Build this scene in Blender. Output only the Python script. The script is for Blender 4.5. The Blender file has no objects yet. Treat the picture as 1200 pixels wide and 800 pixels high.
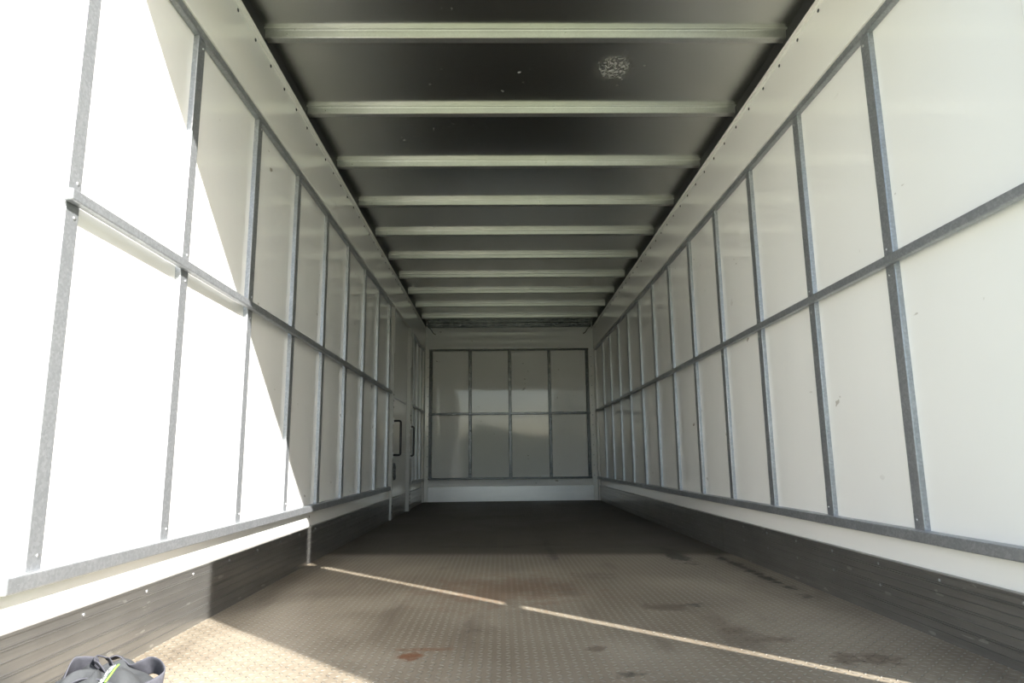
import bpy, bmesh, math, random
from mathutils import Vector, Matrix
random.seed(7)
sc = bpy.context.scene
C = sc.collection

# ------------------------------------------------------------------ camera
cam_d = bpy.data.cameras.new('camera')
cam = bpy.data.objects.new('camera', cam_d); C.objects.link(cam)
F = Vector((0.018053, 0.984455, 0.174709)); Rt = Vector((0.999805, -0.016366, -0.011095)); U = Vector((0.008063, -0.174875, 0.984558))
m = Matrix.Identity(4)
for i in range(3):
    m[i][0] = Rt[i]; m[i][1] = U[i]; m[i][2] = -F[i]
m[0][3], m[1][3], m[2][3] = -0.13335, 0.0, 0.54621
cam.matrix_world = m
cam_d.sensor_fit = 'HORIZONTAL'; cam_d.sensor_width = 36.0
cam_d.lens = 780.77 / 1200 * 36.0
cam_d.clip_start = 0.02; cam_d.clip_end = 300
sc.camera = cam

# ------------------------------------------------------------------ sky, sun, exposure
SUN_EL, SUN_DIR = 0.618, Vector((-1.0, 1.02, 0.0))       # tan(elevation), horizontal travel of the light
w = bpy.data.worlds.new('sky'); sc.world = w; w.use_nodes = True
nt = w.node_tree; nt.nodes.clear()
out = nt.nodes.new('ShaderNodeOutputWorld'); bg = nt.nodes.new('ShaderNodeBackground'); sk = nt.nodes.new('ShaderNodeTexSky')
sk.sky_type = 'NISHITA'; sk.sun_disc = False
sk.sun_elevation = math.atan(SUN_EL); sk.sun_rotation = math.atan2(1.0, -1.02)
sk.air_density = 1.0; sk.dust_density = 1.3; sk.ozone_density = 1.0
bg.inputs['Strength'].default_value = 0.22
nt.links.new(sk.outputs[0], bg.inputs[0]); nt.links.new(bg.outputs[0], out.inputs[0])
sd = bpy.data.lights.new('sun', 'SUN'); sd.energy = 9.6; sd.angle = math.radians(0.53); sd.color = (1.0, 0.965, 0.91)
sun = bpy.data.objects.new('sun', sd); C.objects.link(sun)
d = SUN_DIR.copy(); d.z = -SUN_EL * SUN_DIR.length
sun.rotation_euler = d.to_track_quat('-Z', 'Y').to_euler(); sun.location = (20, -20, 14)
vs = sc.view_settings
vs.view_transform = 'Standard'; vs.look = 'None'; vs.exposure = 0.92; vs.gamma = 1.0
try: vs.use_curve_mapping = False
except Exception: pass

# ------------------------------------------------------------------ materials
class N:
    """small node-graph writer"""
    def __init__(s, name):
        s.m = bpy.data.materials.new(name); s.m.use_nodes = True
        s.t = s.m.node_tree; s.t.nodes.clear()
        s.o = s.t.nodes.new('ShaderNodeOutputMaterial'); s.b = s.t.nodes.new('ShaderNodeBsdfPrincipled')
        s.t.links.new(s.b.outputs[0], s.o.inputs[0])
        s.tc = s.t.nodes.new('ShaderNodeTexCoord')
    def put(s, sock, v):
        if isinstance(v, bpy.types.NodeSocket): s.t.links.new(v, sock)
        elif isinstance(v, tuple) and len(v) == 3 and sock.type == 'RGBA': sock.default_value = v + (1,)
        else: sock.default_value = v
    def set(s, **k):
        for a, v in k.items(): s.put(s.b.inputs[a.replace('_', ' ')], v)
    def math(s, op, a, b=0.0, c=0.0, clamp=False):
        n = s.t.nodes.new('ShaderNodeMath'); n.operation = op; n.use_clamp = clamp
        s.put(n.inputs[0], a); s.put(n.inputs[1], b); s.put(n.inputs[2], c); return n.outputs[0]
    def map(s, scale=(1, 1, 1), loc=(0, 0, 0)):
        n = s.t.nodes.new('ShaderNodeMapping'); s.t.links.new(s.tc.outputs['Object'], n.inputs[0])
        n.inputs['Scale'].default_value = scale; n.inputs['Location'].default_value = loc; return n.outputs[0]
    def noise(s, vec, scale, detail=3, rough=.55):
        n = s.t.nodes.new('ShaderNodeTexNoise'); s.put(n.inputs['Vector'], vec)
        n.inputs['Scale'].default_value = scale; n.inputs['Detail'].default_value = detail; n.inputs['Roughness'].default_value = rough
        return n.outputs[0]
    def vor(s, vec, scale, what='Color', feature='F1'):
        n = s.t.nodes.new('ShaderNodeTexVoronoi'); n.feature = feature; s.put(n.inputs['Vector'], vec); n.inputs['Scale'].default_value = scale
        return n.outputs[what]
    def rng(s, v, a, b, c=0.0, d=1.0, smooth=True):
        n = s.t.nodes.new('ShaderNodeMapRange'); n.interpolation_type = 'SMOOTHSTEP' if smooth else 'LINEAR'
        s.put(n.inputs[0], v); s.put(n.inputs[1], a); s.put(n.inputs[2], b); s.put(n.inputs[3], c); s.put(n.inputs[4], d); return n.outputs[0]
    def mix(s, f, a, b):
        n = s.t.nodes.new('ShaderNodeMix'); n.data_type = 'RGBA'
        s.put(n.inputs[0], f); s.put(n.inputs[6], a); s.put(n.inputs[7], b); return n.outputs[2]
    def sep(s):
        n = s.t.nodes.new('ShaderNodeSeparateXYZ'); s.t.links.new(s.tc.outputs['Object'], n.inputs[0]); return n.outputs
    def bump(s, h, strength=.3, dist=.002):
        n = s.t.nodes.new('ShaderNodeBump'); s.put(n.inputs['Height'], h)
        n.inputs['Strength'].default_value = strength; n.inputs['Distance'].default_value = dist
        s.t.links.new(n.outputs[0], s.b.inputs['Normal'])

def panel_mat(name, base=(.91, .90, .87), rough=.05, scuffs=True):
    k = N(name); c = base
    big = k.noise(k.map((1, 1, 1)), 1.3, 4)
    c = k.mix(k.rng(big, .35, .75, 0, .35), c, tuple(x * .93 for x in base))
    if scuffs:
        sp = k.noise(k.map((9, 9, 16)), 1.0, 2); ar = k.noise(k.map((1, 1, 1), (3, 7, 2)), 1.7, 2)
        f = k.math('MULTIPLY', k.rng(sp, .715, .74), k.rng(ar, .45, .6, 0, .7))
        c = k.mix(f, c, (.30, .25, .19))
    k.set(Base_Color=c, Roughness=k.rng(big, .3, .7, rough * .8, rough * 1.35), Specular_IOR_Level=.5)
    k.bump(k.noise(k.map((1, 1, 1)), 5.0, 2), .025, .01)
    return k.m
M = {}
M['panel'] = panel_mat('white_panel')
M['cant'] = panel_mat('white_coated_panel', (.89, .88, .845), .12, False)
M['jamb'] = panel_mat('grey_white_jamb', (.52, .52, .50), .25, False)
M['door'] = panel_mat('white_door_panel', (.78, .78, .75), .14)

def galv_mat(name, lo, hi, rough=(.30, .42), metallic=.88):
    k = N(name)
    sp = k.vor(k.map((1, 1, 1)), 150, 'Color'); bw = k.t.nodes.new('ShaderNodeRGBToBW'); k.t.links.new(sp, bw.inputs[0])
    nz = k.noise(k.map((1, 1, 1)), 9, 4)
    f = k.math('ADD', k.math('MULTIPLY', bw.outputs[0], .35), k.math('MULTIPLY', nz, .6))
    c = k.mix(k.rng(f, .3, .8), lo, hi)
    k.set(Base_Color=c, Metallic=metallic, Roughness=k.rng(f, .3, .8, rough[1], rough[0]))
    return k.m
M['galv'] = galv_mat('galvanised_steel', (.36, .378, .40), (.50, .52, .545), (.34, .44), .76)
M['bow'] = galv_mat('galvanised_bow', (.52, .525, .505), (.58, .585, .565), (.27, .33), .9)
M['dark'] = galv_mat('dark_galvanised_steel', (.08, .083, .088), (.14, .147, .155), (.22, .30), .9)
M['chrome'] = galv_mat('zinc_plated_steel', (.45, .46, .47), (.6, .6, .6), (.25, .35))

k = N('black_steel'); k.set(Base_Color=(.03, .03, .032), Metallic=.4, Roughness=.4); M['black'] = k.m
k = N('black_rubber_and_shade'); k.set(Base_Color=(.02, .02, .02), Roughness=.6); M['rubber_shade'] = k.m

# bare metal roof skin
k = N('roof_sheet')
st = k.noise(k.map((2.5, .35, 1)), 3, 4); cl = k.noise(k.map((1, 1, 1)), 2.2, 4)
base = k.mix(cl, (.70, .70, .67), (.76, .76, .73))
x, y, z = k.sep()
def blob(k, cx, cy, rx, ry, soft=1.0, nz=None):
    dx = k.math('DIVIDE', k.math('SUBTRACT', k.sep()[0], cx), rx); dy = k.math('DIVIDE', k.math('SUBTRACT', k.sep()[1], cy), ry)
    r = k.math('SQRT', k.math('ADD', k.math('MULTIPLY', dx, dx), k.math('MULTIPLY', dy, dy)))
    if nz is not None: r = k.math('ADD', r, k.math('MULTIPLY', k.math('SUBTRACT', nz, .5), 1.6))
    return k.rng(r, .35, 1.0 + .2 * soft, 1, 0)
fine = k.noise(k.map((1, 1, 1)), 95, 3)
dust = k.math('MULTIPLY', blob(k, .44, 2.98, .12, .15, 1, fine), k.rng(fine, .42, .60, 0, .85))
specks = k.math('MULTIPLY', k.rng(k.noise(k.map((30, 34, 1)), 1, 3), .70, .70 + .03), k.rng(cl, .42, .55))
f = k.math('MAXIMUM', dust, k.math('MULTIPLY', specks, .7))
k.set(Base_Color=k.mix(f, base, (.5, .5, .47)), Metallic=k.rng(f, 0, 1, 1.0, .3), Roughness=.25, Anisotropic=.9)
tg = k.t.nodes.new('ShaderNodeTangent'); tg.direction_type = 'RADIAL'; tg.axis = 'Z'
cx = k.t.nodes.new('ShaderNodeCombineXYZ'); cx.inputs[0].default_value = 1; cx.inputs[1].default_value = 0
k.t.links.new(cx.outputs[0], k.b.inputs['Tangent'])
M['roof'] = k.m

# aluminium kick plate, ribbed lengthwise and scratched
def kick_mat(name, lo, hi, axis=1):
    k = N(name)
    sc_ = (1.0, .9, 60) if axis == 1 else (1.5, 1.0, 14)
    st = k.noise(k.map(sc_), 1.6, 4); bl = k.noise(k.map((1, 1, 2)), 3.5, 5, .65)
    f = k.math('ADD', k.math('MULTIPLY', st, .55), k.math('MULTIPLY', bl, .55))
    c = k.mix(k.rng(f, .30, .80), lo, hi)
    scr = k.rng(k.noise(k.map((1, 3, 14) if axis == 1 else (3, 1, 14)), 2.4, 2), .685, .70)
    c = k.mix(k.math('MULTIPLY', scr, .5), c, (.6, .6, .58))
    z = k.sep()[2]
    rib = k.math('MULTIPLY', k.math('ADD', k.math('SINE', k.math('MULTIPLY', z, 2 * math.pi / .028)), 1), .5)
    k.set(Base_Color=c, Metallic=.8, Roughness=.30)
    return k.m
M['kick'] = kick_mat('aluminium_kick_plate', (.25, .245, .235), (.34, .335, .32))
M['kick_front'] = kick_mat('aluminium_bulkhead_kick_plate', (.50, .50, .50), (.56, .56, .56), 0)

# tread plate floor
k = N('tread_plate_floor')
x, y, z = k.sep(); P = .026
u = k.math('DIVIDE', x, P); v = k.math('DIVIDE', y, P)
fu = k.math('SUBTRACT', k.math('FRACT', u), .5); fv = k.math('SUBTRACT', k.math('FRACT', v), .5)
par = k.math('MODULO', k.math('ADD', k.math('FLOOR', k.math('ADD', u, 1000)), k.math('FLOOR', k.math('ADD', v, 1000))), 2)
par = k.math('GREATER_THAN', par, .5)
a = k.math('ADD', fu, fv); b = k.math('SUBTRACT', fu, fv)
mixf = lambda p, q: k.math('ADD', k.math('MULTIPLY', par, p), k.math('MULTIPLY', k.math('SUBTRACT', 1.0, par), q))
A, B = mixf(a, b), mixf(b, a)
A = k.math('DIVIDE', A, .60); B = k.math('DIVIDE', B, .20)
r2 = k.math('ADD', k.math('MULTIPLY', A, A), k.math('MULTIPLY', B, B))
lens = k.rng(r2, .25, 1.0, 1, 0)
n1 = k.noise(k.map((1, 1, 1)), 1.4, 6, .62); n2 = k.noise(k.map((3.2, .8, 1), (5, 2, 0)), 1.7, 5); n3 = k.noise(k.map((1, 1, 1)), 26, 4, .7); n4 = k.noise(k.map((1, 1, 1), (3, 1, 0)), 9, 5, .65)
far = k.rng(k.math('ADD', y, k.math('ADD', k.math('MULTIPLY', k.math('SUBTRACT', n3, .5), .10), k.math('MULTIPLY', x, .09))), 3.94, 4.16)   # ragged line across the floor, darker from there to the front wall
c = k.mix(k.rng(n1, .35, .68), (.21, .17, .122), (.325, .28, .215))
c = k.mix(k.math('MULTIPLY', lens, .85), c, (.50, .475, .42))
c = k.mix(k.rng(n2, .54, .72, 0, .55), c, (.13, .10, .075))
def fblob(cx, cy, rx, ry, col, s):
    global c
    dx = k.math('DIVIDE', k.math('SUBTRACT', x, cx), rx); dy = k.math('DIVIDE', k.math('SUBTRACT', y, cy), ry)
    r = k.math('SQRT', k.math('ADD', k.math('MULTIPLY', dx, dx), k.math('MULTIPLY', dy, dy)))
    r = k.math('ADD', r, k.math('MULTIPLY', k.math('SUBTRACT', n3, .5), 2.6)); r = k.math('ADD', r, k.math('MULTIPLY', k.math('SUBTRACT', n4, .5), 3.2))
    c = k.mix(k.rng(r, .25, 1.1, s, 0), c, col)
RUST, OIL, BRN = (.19, .075, .03), (.035, .03, .025), (.10, .07, .05)
for q in [(-.39, 2.03, .045, .05, RUST, .9), (-.35, 2.09, .10, .02, RUST, .6), (.16, 4.25, .03, .5, OIL, .7), (-.29, 4.46, .35, .12, BRN, .7), (-.13, 3.0, .4, .4, RUST, .35),
          (.86, 3.95, .07, .45, OIL, .95), (1.08, 3.45, .035, .75, OIL, .9), (.86, 1.93, .12, .07, BRN, .8), (.47, 2.6, .10, .07, BRN, .6), (.60, 2.64, .05, .04, OIL, .8),
          (.69, 2.15, .10, .05, BRN, .7), (.60, 2.24, .06, .05, BRN, .6), (.187, 1.83, .05, .03, OIL, .7), (.14, 2.07, .03, .03, BRN, .7), (.42, 4.4, .5, .18, BRN, .4), (.3, 3.3, .12, .12, BRN, .4)]:
    fblob(*q)
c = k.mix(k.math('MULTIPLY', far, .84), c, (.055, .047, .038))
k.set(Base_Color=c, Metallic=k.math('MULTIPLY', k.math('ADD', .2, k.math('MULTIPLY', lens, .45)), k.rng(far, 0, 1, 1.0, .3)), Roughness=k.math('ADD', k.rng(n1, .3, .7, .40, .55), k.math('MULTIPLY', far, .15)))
k.bump(lens, 1.0, .007)
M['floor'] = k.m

k = N('grey_webbing')
wv = k.noise(k.map((1, 1, 1)), 140, 2)
k.set(Base_Color=k.mix(wv, (.045, .046, .058), (.078, .080, .096)), Roughness=.75); k.bump(wv, .3, .001); M['webbing'] = k.m
k = N('dark_grey_cloth')
wv = k.noise(k.map((1, 1, 1)), 90, 3)
k.set(Base_Color=k.mix(wv, (.030, .033, .036), (.052, .056, .06)), Roughness=.85); k.bump(wv, .4, .0015); M['cloth'] = k.m
k = N('white_label_cloth')
lv = k.noise(k.map((1, 1, 1)), 190, 3)
k.set(Base_Color=k.mix(k.rng(lv, .44, .52), (.55, .57, .55), (.10, .11, .11)), Roughness=.7); M['label'] = k.m
k = N('green_edging'); k.set(Base_Color=(.18, .42, .06), Roughness=.6); M['green'] = k.m
k = N('grass_field'); gn = k.noise(k.map((1, 1, 1)), 2.0, 6)
k.set(Base_Color=k.mix(gn, (.18, .20, .11), (.29, .30, .19)), Roughness=.9); M['grass'] = k.m
k = N('hedge_leaves'); gn = k.noise(k.map((1, 1, 1)), 3.0, 6)
k.set(Base_Color=k.mix(gn, (.05, .075, .03), (.13, .17, .07)), Roughness=.8); M['hedge'] = k.m

# ------------------------------------------------------------------ mesh helpers
class MB:
    def __init__(s): s.v = []; s.f = []; s.sm = []
    def add(s, vs_, fs, smooth=False):
        o = len(s.v); s.v += [tuple(p) for p in vs_]
        for f in fs: s.f.append(tuple(i + o for i in f)); s.sm.append(smooth)
        return s
    def box(s, x0, x1, y0, y1, z0, z1):
        x0, x1 = sorted((x0, x1)); y0, y1 = sorted((y0, y1)); z0, z1 = sorted((z0, z1))
        return s.add([(x0, y0, z0), (x1, y0, z0), (x1, y1, z0), (x0, y1, z0), (x0, y0, z1), (x1, y0, z1), (x1, y1, z1), (x0, y1, z1)],
              [(0, 3, 2, 1), (4, 5, 6, 7), (0, 1, 5, 4), (1, 2, 6, 5), (2, 3, 7, 6), (3, 0, 4, 7)])
    def sweep(s, prof, a, b, put, smooth=False):
        """closed 2D profile swept from a to b; put(p, q, t) gives the 3D point"""
        n = len(prof); vs_ = [put(p, q, a) for p, q in prof] + [put(p, q, b) for p, q in prof]
        fs = [(i, (i + 1) % n, n + (i + 1) % n, n + i) for i in range(n)] + [tuple(range(n))[::-1], tuple(range(n, 2 * n))]
        return s.add(vs_, fs, smooth)
    def tube(s, pts, r, n=10):
        pts = [Vector(p) for p in pts]; vs_ = []; fs = []
        up = Vector((0, 0, 1)); nrm = None
        for i, p in enumerate(pts):
            t = (pts[min(i + 1, len(pts) - 1)] - pts[max(i - 1, 0)]).normalized()
            if nrm is None:
                nrm = t.orthogonal().normalized()
            nrm = (nrm - t * nrm.dot(t)).normalized(); bn = t.cross(nrm)
            for j in range(n):
                an = 2 * math.pi * j / n; vs_.append(p + (nrm * math.cos(an) + bn * math.sin(an)) * r)
        for i in range(len(pts) - 1):
            for j in range(n):
                fs.append((i * n + j, i * n + (j + 1) % n, (i + 1) * n + (j + 1) % n, (i + 1) * n + j))
        fs += [tuple(range(n))[::-1], tuple(range((len(pts) - 1) * n, len(pts) * n))]
        return s.add(vs_, fs, True)
    def dome(s, c, ax, r, h, n=10):
        """rounded head of a screw or rivet on a surface, pointing along ax"""
        c = Vector(c); ax = Vector(ax).normalized(); e = ax.orthogonal().normalized(); g = ax.cross(e); vs_ = []; fs = []
        rings = [(1, -.3), (1, .25), (.8, .7), (.4, .95)]
        for k_, hh in rings:
            for j in range(n):
                an = 2 * math.pi * j / n; vs_.append(c + (e * math.cos(an) + g * math.sin(an)) * r * k_ + ax * h * hh)
        vs_.append(c + ax * h); L = len(vs_) - 1
        for i in range(len(rings) - 1):
            for j in range(n): fs.append((i * n + j, i * n + (j + 1) % n, (i + 1) * n + (j + 1) % n, (i + 1) * n + j))
        for j in range(n): fs.append(((len(rings) - 1) * n + j, (len(rings) - 1) * n + (j + 1) % n, L))
        fs.append(tuple(range(n))[::-1])
        return s.add(vs_, fs, True)
    def build(s, name, mat, parent=None, loc=None, bevel=0.0):
        """one mesh object; loc is its origin in world (or parent) space"""
        me = bpy.data.meshes.new(name); l = Vector(loc) if loc is not None else Vector((0, 0, 0))
        me.from_pydata([tuple(Vector(p) - l) for p in s.v], [], s.f); me.update()
        bm = bmesh.new(); bm.from_mesh(me); bmesh.ops.recalc_face_normals(bm, faces=bm.faces); bm.to_mesh(me); bm.free()
        me.polygons.foreach_set('use_smooth', s.sm)
        me.materials.append(mat)
        o = bpy.data.objects.new(name, me); C.objects.link(o); o.location = l
        if parent: o.parent = parent
        if bevel:
            b_ = o.modifiers.new('bevel', 'BEVEL'); b_.width = bevel; b_.segments = 2; b_.limit_method = 'ANGLE'; b_.angle_limit = math.radians(40)
        return o
def tag(o, label, cat, group=None):
    o['label'] = label; o['category'] = cat
    if group: o['group'] = group
    return o
def struct(o): o['kind'] = 'structure'; return o
def empty(name, loc=(0, 0, 0)):
    o = bpy.data.objects.new(name, None); C.objects.link(o); o.location = loc; o.empty_display_size = .1; return o
ORD = ['first', 'second', 'third', 'fourth', 'fifth', 'sixth', 'seventh', 'eighth', 'ninth', 'tenth', 'eleventh', 'twelfth']

# ------------------------------------------------------------------ the box: floor, walls, roof
Y0, Y1, X, ZC = 1.417, 9.17, 1.2, 2.437
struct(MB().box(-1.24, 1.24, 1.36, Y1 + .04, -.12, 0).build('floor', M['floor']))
struct(MB().box(-X - .04, -X, Y0, Y1 + .04, 0, 2.47).build('wall_left', M['panel']))
struct(MB().box(X, X + .04, Y0, Y1 + .04, 0, 2.47).build('wall_right', M['panel']))
struct(MB().box(-X, X, Y1, Y1 + .04, 0, 2.47).build('wall_front', M['panel']))
struct(MB().box(-X, X, Y0, Y1, ZC, ZC + .03).build('ceiling', M['roof']))
# rear door frame: posts inside the wall ends, header above the opening
struct(MB().box(-1.25, -1.17, Y0 - .08, Y0 + .05, 0, 2.47).build('trim_1', M['cant'], bevel=.004))
struct(MB().box(1.17, 1.25, Y0 - .001, Y0 + .05, 0, 2.47).build('trim_2', M['cant'], bevel=.004))
struct(MB().box(-1.17, 1.17, Y0, Y0 + .06, 2.285, 2.47).build('trim_3', M['cant'], bevel=.004))
# open right rear door standing back in line with the wall; hinges bridge the slit of light
dr = struct(MB().box(1.21, 1.25, .09, 1.285, -.02, 2.325).build('door_2', M['door'], bevel=.004))
for hz in (.30, 1.18, 2.08):
    h = MB(); h.box(1.232, 1.262, 1.20, 1.46, hz - .018, hz + .018); h.tube([(1.256, 1.36, hz - .026), (1.256, 1.36, hz + .026)], .012)
    h.build('hinge', M['galv'], dr)
# outside: the field the truck stands on and a hedge line behind the photographer
struct(MB().box(-60, 60, -60, 40, -1.3, -1.1).build('ground', M['grass']))
hb = MB(); nx, nz = 60, 6
vs_ = []
for side in (0, 1):
    for j in range(nz + 1):
        for i in range(nx + 1):
            top = 3.3 + .7 * math.sin(i * .9) + random.uniform(-.5, .5)
            zz = -1.1 + (top) * j / nz
            vs_.append((-50 + 100 * i / nx, (-34 if side else -31) + random.uniform(-.3, .3), zz))
off = (nx + 1) * (nz + 1); fs = []
for side in (0, 1):
    for j in range(nz):
        for i in range(nx):
            q = side * off + j * (nx + 1) + i; fs.append((q, q + 1, q + nx + 2, q + nx + 1))
for i in range(nx): q = nz * (nx + 1) + i; fs.append((q, q + 1, off + q + 1, off + q))
hb.add(vs_, fs, True); struct(hb.build('hedge_wall', M['hedge']))

# ------------------------------------------------------------------ wall framing
HAT = [(-.0275, 0), (-.0265, .0155), (-.025, .0175), (-.0225, .018), (.0225, .018), (.025, .0175), (.0265, .0155), (.0275, 0)]
ZB, ZM, ZT = .315, 1.19, 2.028
def make_post(s):
    """upright hat section on a side wall; s = -1 left, +1 right; origin on the wall at its foot"""
    b = MB().sweep(HAT, 0, ZT - ZB, lambda p, q, t: (-s * q, p, t))
    o = b.build('wall_post', M['galv'])
    for zz in (ZM - .045, ZM + .045, .03, ZT - ZB - .03):
        z_ = zz - ZB if zz > .5 and zz < 1.4 else zz
        MB().dome((-s * .018, 0.010, z_), (-s, 0, 0), .0055, .003).build('rivet', M['chrome'], o)
    return o
def copy_tree(o, parent=None):
    c_ = o.copy(); C.objects.link(c_)
    if parent: c_.parent = parent
    for ch in list(o.children): copy_tree(ch, c_)
    return c_
def posts(s, ys, labels, group):
    p0 = make_post(s)
    for i, yy in enumerate(ys):
        o = p0 if i == 0 else copy_tree(p0)
        o.location = (s * X, yy, ZB); tag(o, labels[i], 'wall post', group)
LY = [1.575 + .5885 * i for i in range(9)]
ll = ['galvanised post on the sunlit left wall where the middle rail begins'] + \
     ['%s galvanised post from the open end on the left wall%s' % (ORD[i], ', crossed by the sunlight edge' if i in (1, 3) else '') for i in range(1, 8)] + \
     ['last galvanised post of the long left wall row, beside the side door jamb']
posts(-1, LY, ll, 'upright posts on the left wall')
RY = [2.145 + .576 * i for i in range(12)]
rl = ['widest nearest galvanised post on the right wall'] + ['%s galvanised post from the open end on the right wall' % ORD[i] for i in range(1, 11)] + \
     ['galvanised post on the right wall nearest the front bulkhead corner']
posts(1, RY, rl, 'upright posts on the right wall')
CY = [8.13, 8.48, 8.84]
posts(-1, CY, ['galvanised post just beyond the side door on the left wall', 'middle galvanised post of the short left wall bay past the side door',
               'galvanised post in the short left wall bay nearest the bulkhead corner'], 'posts past the side door')
def rail(s, ya, yb, z0, z1, d0, d1, label, group):
    o = MB().box(s * (X - d0), s * (X - d1), ya, yb, z0, z1).build('wall_rail', M['galv'], None, (s * X, ya, z0), .004)
    return tag(o, label, 'wall rail', group)
G = 'horizontal rails along the side walls'
rail(-1, 1.533, 6.33, 1.175, 1.205, .018, .042, 'long galvanised middle rail crossing the left wall posts', G)
rail(-1, 1.46, 6.33, .280, .315, 0, .044, 'long galvanised bottom rail on the left wall above the kick plate', G)
rail(-1, 1.467, 6.33, 2.028, 2.056, 0, .026, 'long galvanised top rail on the left wall under the white band', G)
rail(1, 1.467, 9.10, 1.175, 1.205, .018, .042, 'long galvanised middle rail crossing the right wall posts', G)
rail(1, 1.467, 9.10, .280, .315, 0, .044, 'long galvanised bottom rail on the right wall above the kick plate', G)
rail(1, 1.467, 9.10, 2.028, 2.056, 0, .026, 'long galvanised top rail on the right wall under the white band', G)
rail(-1, 7.835, 9.08, 1.175, 1.205, .018, .042, 'short middle rail on the left wall beyond the side door', G)
rail(-1, 7.835, 9.08, .280, .315, 0, .044, 'short bottom rail on the left wall beyond the side door', G)
rail(-1, 7.835, 9.08, 2.028, 2.056, 0, .026, 'short top rail on the left wall beyond the side door', G)

# white cant panels under the roof, with riveted lip
def cant(s, label):
    e = empty('cant_panel', (s * (X - .002), Y0 + .06, 2.056)); tag(e, label, 'wall panel', 'white bands under the roof')
    L = Y1 - Y0 - .06
    MB().box(0, -s * .03, 0, L, 0, .30).build('panel', M['cant'], e, None, .003)
    MB().sweep([(.03, .282), (.034, .282), (.034, .296), (.046, .296), (.046, .304), (.0, .304), (0, .3), (.03, .3)], 0, L, lambda p, q, t: (-s * p, t, q)).build('lip', M['cant'], e)
    MB().box(0, -s * .034, 0, L, .3045, .3805).build('shade_strip', M['rubber_shade'], e)['label'] = 'dark strip put in as the shade of the recess between band and roof'  # black strip stands in for the shade of the recess above the lip
    r0 = None
    for i in range(38):
        yy = 2.02 + i * .192 - Y0 - .06
        if yy > L - .05: break
        if r0 is None:
            rb = MB()
            vv = Vector((0, 0, 0)); rb.dome((0, 0, 0), (-s, 0, 0), .008, .005); r0 = rb.build('rivet', M['dark'], e)
            r = r0
        else: r = r0.copy(); C.objects.link(r); r.parent = e
        r.location = (-s * .0295, yy, .268)
    return e
cant(-1, 'white riveted band along the top of the left wall'); cant(1, 'white riveted band along the top of the right wall')

# ------------------------------------------------------------------ roof bows
BOW = [(-.040, .0325), (-.040, .0365), (.046, .0365), (.046, .034), (.023, .034), (.021, .003), (.019, 0), (-.018, 0), (-.0205, .002), (-.0235, .030), (-.0265, .0355), (-.0320, .0355), (-.0325, .0325)]
def make_bow():
    L = 1.19
    b = MB().sweep(BOW, -L, L, lambda p, q, t: (t, p, q)); o = b.build('roof_bow', M['bow'])
    return o
b0 = make_bow()
bl = ['nearest roof bow, lowest across the open end of the ceiling'] + ['%s roof bow from the open end across the dark ceiling' % ORD[i] for i in range(1, 9)] + ['farthest roof bow, just before the front bulkhead header']
for i in range(10):
    o = b0 if i == 0 else copy_tree(b0)
    o.location = (0, 2.711 + .660 * i, 2.4005); tag(o, bl[i], 'roof bow', 'galvanised bows across the ceiling')

# ------------------------------------------------------------------ kick plates
KP = [(0, 0), (.013, 0)]
for zz in (.022, .046, .052, .078, .102, .108, .134, .158, .164):
    KP += [(.013, zz), (.0155, zz + .0022), (.0155, zz + .0032), (.013, zz + .0042)]
KP += [(.013, .186), (.016, .188), (.016, .195), (.010, .197), (0, .197)]
def kick(s, ya, yb, label, screw_y):
    e = empty('kick_plate', (s * (X - .002), ya, 0)); tag(e, label, 'kick plate', 'metal kick plates at the foot of the walls')
    MB().sweep(KP, 0, yb - ya, lambda p, q, t: (-s * p, t, q)).build('plate', M['kick'], e)
    r0 = None
    for yy in screw_y:
        for zz in (.175, .103):
            if zz < .15 and (yy * 10) % 3 > 1.6: continue
            if r0 is None: r0 = MB().dome((0, 0, 0), (-s, 0, 0), .0055, .003).build('screw', M['chrome'], e); r = r0
            else: r = r0.copy(); C.objects.link(r); r.parent = e
            r.location = (-s * .014, yy - ya, zz)
kick(-1, 1.467, 6.44, 'long scratched metal kick plate at the foot of the left wall', [1.786 + .3035 * i for i in range(16)])
kick(1, 1.467, 4.085, 'near dull metal kick plate at the foot of the right wall', [1.75 + .33 * i for i in range(7)])
kick(1, 4.09, 9.155, 'far metal kick plate of the right wall running to the bulkhead', [4.25 + .33 * i for i in range(15)])
kick(-1, 6.56, 7.52, 'short metal kick plate under the side door on the left wall', [6.62, 7.02])
kick(-1, 7.84, 9.08, 'short metal kick plate between the side door jamb and the bulkhead', [7.95, 8.5])
tag(MB().box(-1.12, 1.12, Y1 - .012, Y1, 0, .20).build('kick_plate', M['kick_front'], None, (0, Y1, 0), .003), 'bright metal kick plate across the foot of the front bulkhead', 'kick plate', 'metal kick plates at the foot of the walls')

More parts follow.
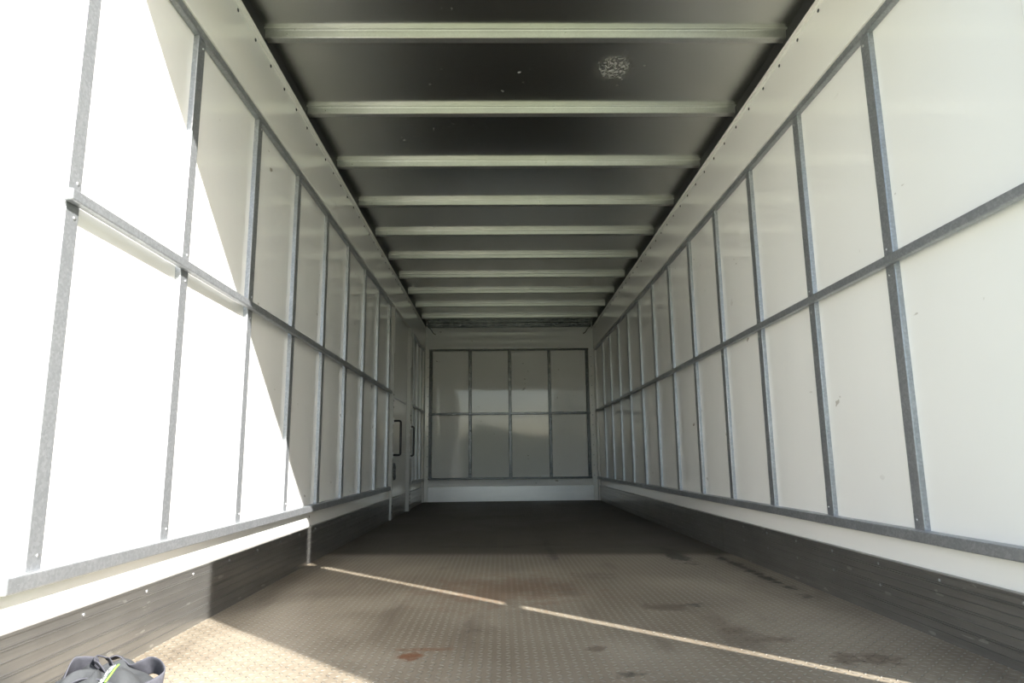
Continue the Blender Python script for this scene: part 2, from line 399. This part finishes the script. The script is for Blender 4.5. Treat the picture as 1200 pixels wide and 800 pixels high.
# ------------------------------------------------------------------ front bulkhead framing
def bulk_post(xc, wd, label):
    hat = [(-wd, 0), (-wd + .004, .019), (-wd + .007, .022), (wd - .007, .022), (wd - .004, .019), (wd, 0)]
    o = MB().sweep(hat, .315, 2.04, lambda p, q, t: (xc + p, Y1 - q, t)).build('bulkhead_post', M['dark'], None, (xc, Y1, .315))
    tag(o, label, 'wall post', 'upright posts on the front bulkhead')
bulk_post(-1.092, .024, 'leftmost galvanised post on the front bulkhead'); bulk_post(-.549, .022, 'second post from the left on the front bulkhead')
bulk_post(-.002, .022, 'centre galvanised post on the front bulkhead'); bulk_post(.547, .022, 'fourth post from the left on the front bulkhead')
bulk_post(1.073, .024, 'rightmost galvanised post on the front bulkhead')
for z0, z1, d0, d1, lb in [(.290, .315, 0, .04, 'bottom rail across the front bulkhead above its bright kick plate'), (1.154, 1.184, .018, .042, 'middle rail across the front bulkhead posts'),
                   (2.04, 2.068, 0, .03, 'top rail across the front bulkhead under the plain white strip')]:
    tag(MB().box(-1.115, 1.097, Y1 - d0, Y1 - d1, z0, z1).build('bulkhead_rail', M['dark'], None, (0, Y1, z0), .003), lb, 'wall rail', 'horizontal rails on the front bulkhead')
tag(MB().sweep([(0, 0), (.05, 0), (.05, .012), (.03, .016), (.028, .060), (0, .060)], -1.138, 1.138, lambda p, q, t: (t, Y1 - p, 2.372 + q)).build('bulkhead_header', M['dark'], None, (0, Y1, 2.372)),
    'dark metal header where the ceiling meets the front bulkhead', 'header')
def corner(s, xin, label):
    e = empty('corner_trim', (s * X, Y1, 0)); tag(e, label, 'corner trim', 'white corner trims of the front bulkhead')
    MB().sweep([(0, 0), (-s * (X - xin), 0), (-s * (X - xin), -.006), (-s * .036, -.010), (-s * .030, -.016), (-s * .024, -.085), (0, -.085)], .0, 2.05, lambda p, q, t: (p, q, t)).build('angle', M['cant'], e)
    r0 = None
    for i in range(13):
        if r0 is None: r0 = MB().dome((0, 0, 0), (0, -1, 0), .0075, .006).build('screw', M['chrome'], e); r = r0
        else: r = r0.copy(); C.objects.link(r); r.parent = e
        r.location = (-s * .07, -.008, .33 + i * .135)
corner(-1, 1.118, 'pale corner trim strip at the left edge of the front bulkhead'); corner(1, 1.098, 'pale screwed corner trim strip at the right edge of the front bulkhead')
# short black cable ends dangling from the top corners of the bulkhead
for s, lb in ((-1, 'short black cable end dangling in the upper left bulkhead corner'), (1, 'short black cable end dangling in the upper right bulkhead corner')):
    pts = [(s * 1.15, Y1 - .05, 2.40), (s * 1.12, Y1 - .06, 2.372), (s * 1.085, Y1 - .055, 2.33), (s * 1.06, Y1 - .045, 2.29), (s * 1.03, Y1 - .03, 2.275)]
    tag(MB().tube(pts, .006, 8).build('cable_end', M['rubber_shade'], None, pts[0]), lb, 'cable', 'cable ends in the bulkhead corners')

# ------------------------------------------------------------------ side door on the left wall
d1 = struct(MB().box(-X, -X + .012, 6.555, 7.53, .20, 2.052).build('door_1', M['door'], None, (-X, 6.555, .2), .003))
for zz in (1.17, .62):
    MB().box(.012, .016, 0.01, .965, zz - .2 - .004, zz - .2 + .004).build('seam_strip', M['galv'], d1)
lt = MB().sweep([(0, 0), (.020, .004), (.026, .03), (.026, .13), (.018, .165), (0, .17)], -.018, .018, lambda p, q, t: (.012 + p, .11 + t, .16 + q)).build('latch', M['dark'], d1, None, .003)
def jamb(ya, yb, dep, zs, label):
    e = empty('door_jamb', (-X, ya, 0)); tag(e, label, 'door jamb', 'jambs of the side door')
    MB().sweep([(0, 0), (dep, 0), (dep, (yb - ya) * .35), (dep - .012, (yb - ya) * .42), (dep - .012, yb - ya), (0, yb - ya)], 0, 2.05, lambda p, q, t: (p, q, t)).build('post', M['jamb'], e, None, .003)
    r0 = None
    for zz in zs:
        if r0 is None: r0 = MB().dome((0, 0, 0), (1, 0, 0), .009, .006).build('screw', M['black'], e); r = r0
        else: r = r0.copy(); C.objects.link(r); r.parent = e
        r.location = (dep, (yb - ya) * .17, zz)
jamb(6.45, 6.55, .034, [.07, .13, 1.06, 1.12, 1.18], 'near white jamb of the side door on the left wall'); jamb(7.54, 7.83, .05, [.06, .10, .14, .18, 1.0, 1.05], 'far white jamb of the side door on the left wall')
def handle(x0, yy, z0, z1, out, label):
    r = min(.02, out * .6); pts = [(x0, yy, z1)]
    pts += [(x0 + out - r + r * math.sin(a_), yy, z1 - r + r * math.cos(a_)) for a_ in [math.pi / 2 * i / 5 for i in range(6)]]
    pts += [(x0 + out - r + r * math.cos(a_), yy, z0 + r - r * math.sin(a_)) for a_ in [math.pi / 2 * i / 5 for i in range(6)]]
    pts += [(x0, yy, z0)]
    e = empty('grab_handle', (x0, yy, z0)); tag(e, label, 'handle', 'grab handles beside the side door')
    MB().tube([(p[0] - x0, 0, p[2] - z0) for p in pts], .011, 10).build('bar', M['black'], e)
    for zz in (0, z1 - z0): MB().box(-.001, .006, -.022, .022, zz - .03, zz + .03).build('mounting_plate', M['chrome'], e, None, .003)
handle(-X + .034, 6.475, .602, .928, .072, 'larger black grab handle on the near jamb of the side door')
handle(-X + .05, 7.60, .602, .927, .036, 'smaller black grab handle on the far jamb of the side door')

# ------------------------------------------------------------------ crumpled strap bundle at the lower left
bag = empty('strap_bundle', (-1.02, 1.58, 0)); tag(bag, 'crumpled grey webbing straps and dark cloth heaped on the sunlit floor, lower left', 'strap')
def rel(p): return Vector(p) - Vector((-1.02, 1.58, 0))
def catmull(P_, n=6):
    P_ = [Vector(p) for p in P_]; o = []
    Q = [P_[0] * 2 - P_[1]] + P_ + [P_[-1] * 2 - P_[-2]]
    for i in range(1, len(Q) - 2):
        for j in range(n):
            t = j / n; a0, a1, a2, a3 = Q[i - 1:i + 3]
            o.append(.5 * ((2 * a1) + (a2 - a0) * t + (2 * a0 - 5 * a1 + 4 * a2 - a3) * t * t + (3 * a1 - a0 - 3 * a2 + a3) * t ** 3))
    return o + [P_[-1]]
def ribbon(name, mat, pts, wv_, th=.004):
    P_ = catmull([rel(p) for p in pts]); W_ = catmull(wv_) ; b = MB(); n = len(P_); vs_ = []
    for p, h in zip(P_, W_):
        if name == 'strap': h = h * 1.45
        vs_ += [p - h, p - h * .33, p + h * .33, p + h]
    fs = [(4 * i + j, 4 * i + j + 1, 4 * i + j + 5, 4 * i + j + 4) for i in range(n - 1) for j in range(3)]
    b.add(vs_, fs, True); o = b.build(name, mat, bag)
    so = o.modifiers.new('thickness', 'SOLIDIFY'); so.thickness = th; so.offset = 0
    sb = o.modifiers.new('smooth', 'SUBSURF'); sb.levels = sb.render_levels = 1
    return o
# cloth: a folded lumpy mound
b = MB(); nr, na = 12, 40; vs_ = []
for i in range(nr + 1):
    rr = i / nr
    for j in range(na):
        an = 2 * math.pi * j / na
        fold = .22 * math.sin(5 * an + 4 * rr) + .09 * math.sin(9 * an - 6 * rr)
        rx, ry = .135 * (1 + .12 * math.sin(3 * an)), .165 * (1 + .08 * math.cos(4 * an))
        hgt = .100 * (1 - rr ** 2.6) * (1 + fold * min(1, rr * 1.6)) + .004
        vs_.append((rx * rr * math.cos(an), ry * rr * math.sin(an), max(.001, hgt - (0.02 if rr == 1 else 0))))
fs = [(i * na + j, i * na + (j + 1) % na, (i + 1) * na + (j + 1) % na, (i + 1) * na + j) for i in range(nr) for j in range(na)]
fs.append(tuple(nr * na + j for j in range(na))[::-1])
b.add(vs_, fs, True); cl = b.build('cloth', M['cloth'], bag); sb = cl.modifiers.new('smooth', 'SUBSURF'); sb.levels = sb.render_levels = 2
V = Vector
ribbon('strap', M['webbing'], [(-1.10, 1.53, .03), (-1.092, 1.56, .078), (-1.080, 1.585, .108), (-1.062, 1.60, .108), (-1.040, 1.62, .103)], [V((.012, -.012, .004)), V((.013, -.012, .006)), V((.006, -.012, .014)), V((.002, -.012, .016)), V((.002, -.010, .014))])
ribbon('strap', M['webbing'], [(-1.002, 1.585, .088), (-1.014, 1.575, .112), (-1.036, 1.59, .119), (-1.048, 1.62, .121), (-1.040, 1.64, .112), (-1.022, 1.63, .104), (-.996, 1.60, .098)], [V((.004, -.012, .008))] * 2 + [V((.008, -.014, .004))] * 3 + [V((.004, -.012, .010))] * 2)
ribbon('strap', M['webbing'], [(-1.040, 1.655, .103), (-1.018, 1.66, .108), (-.998, 1.655, .094), (-.978, 1.65, .082), (-.958, 1.65, .085), (-.940, 1.655, .090), (-.915, 1.645, .084), (-.900, 1.625, .066), (-.915, 1.61, .050), (-.945, 1.60, .045)],
       [V((.002, -.016, .004)), V((.002, -.016, .006)), V((.004, -.014, .008)), V((0, -.014, .012)), V((0, -.012, .015)), V((.002, -.010, .016)), V((.004, -.010, .016)), V((.004, -.004, .016)), V((-.002, -.006, .016)), V((-.002, -.008, .014))])
ribbon('strap', M['webbing'], [(-1.055, 1.52, .080), (-1.02, 1.54, .094), (-.98, 1.545, .088), (-.945, 1.56, .062), (-.915, 1.57, .012)], [V((0, -.014, .006))] * 3 + [V((0, -.016, .004))] * 2)
ribbon('sewn_label', M['label'], [(-.972, 1.552, .119), (-.970, 1.535, .116), (-.967, 1.515, .110), (-.964, 1.49, .102)], [V((.0055, 0, .002))] * 4, .002)['label'] = 'small white printed label'
ribbon('edging', M['green'], [(-.963, 1.554, .120), (-.961, 1.537, .117), (-.958, 1.517, .111), (-.955, 1.492, .103)], [V((.0025, 0, .001))] * 4, .003)['label'] = 'bright green edging'
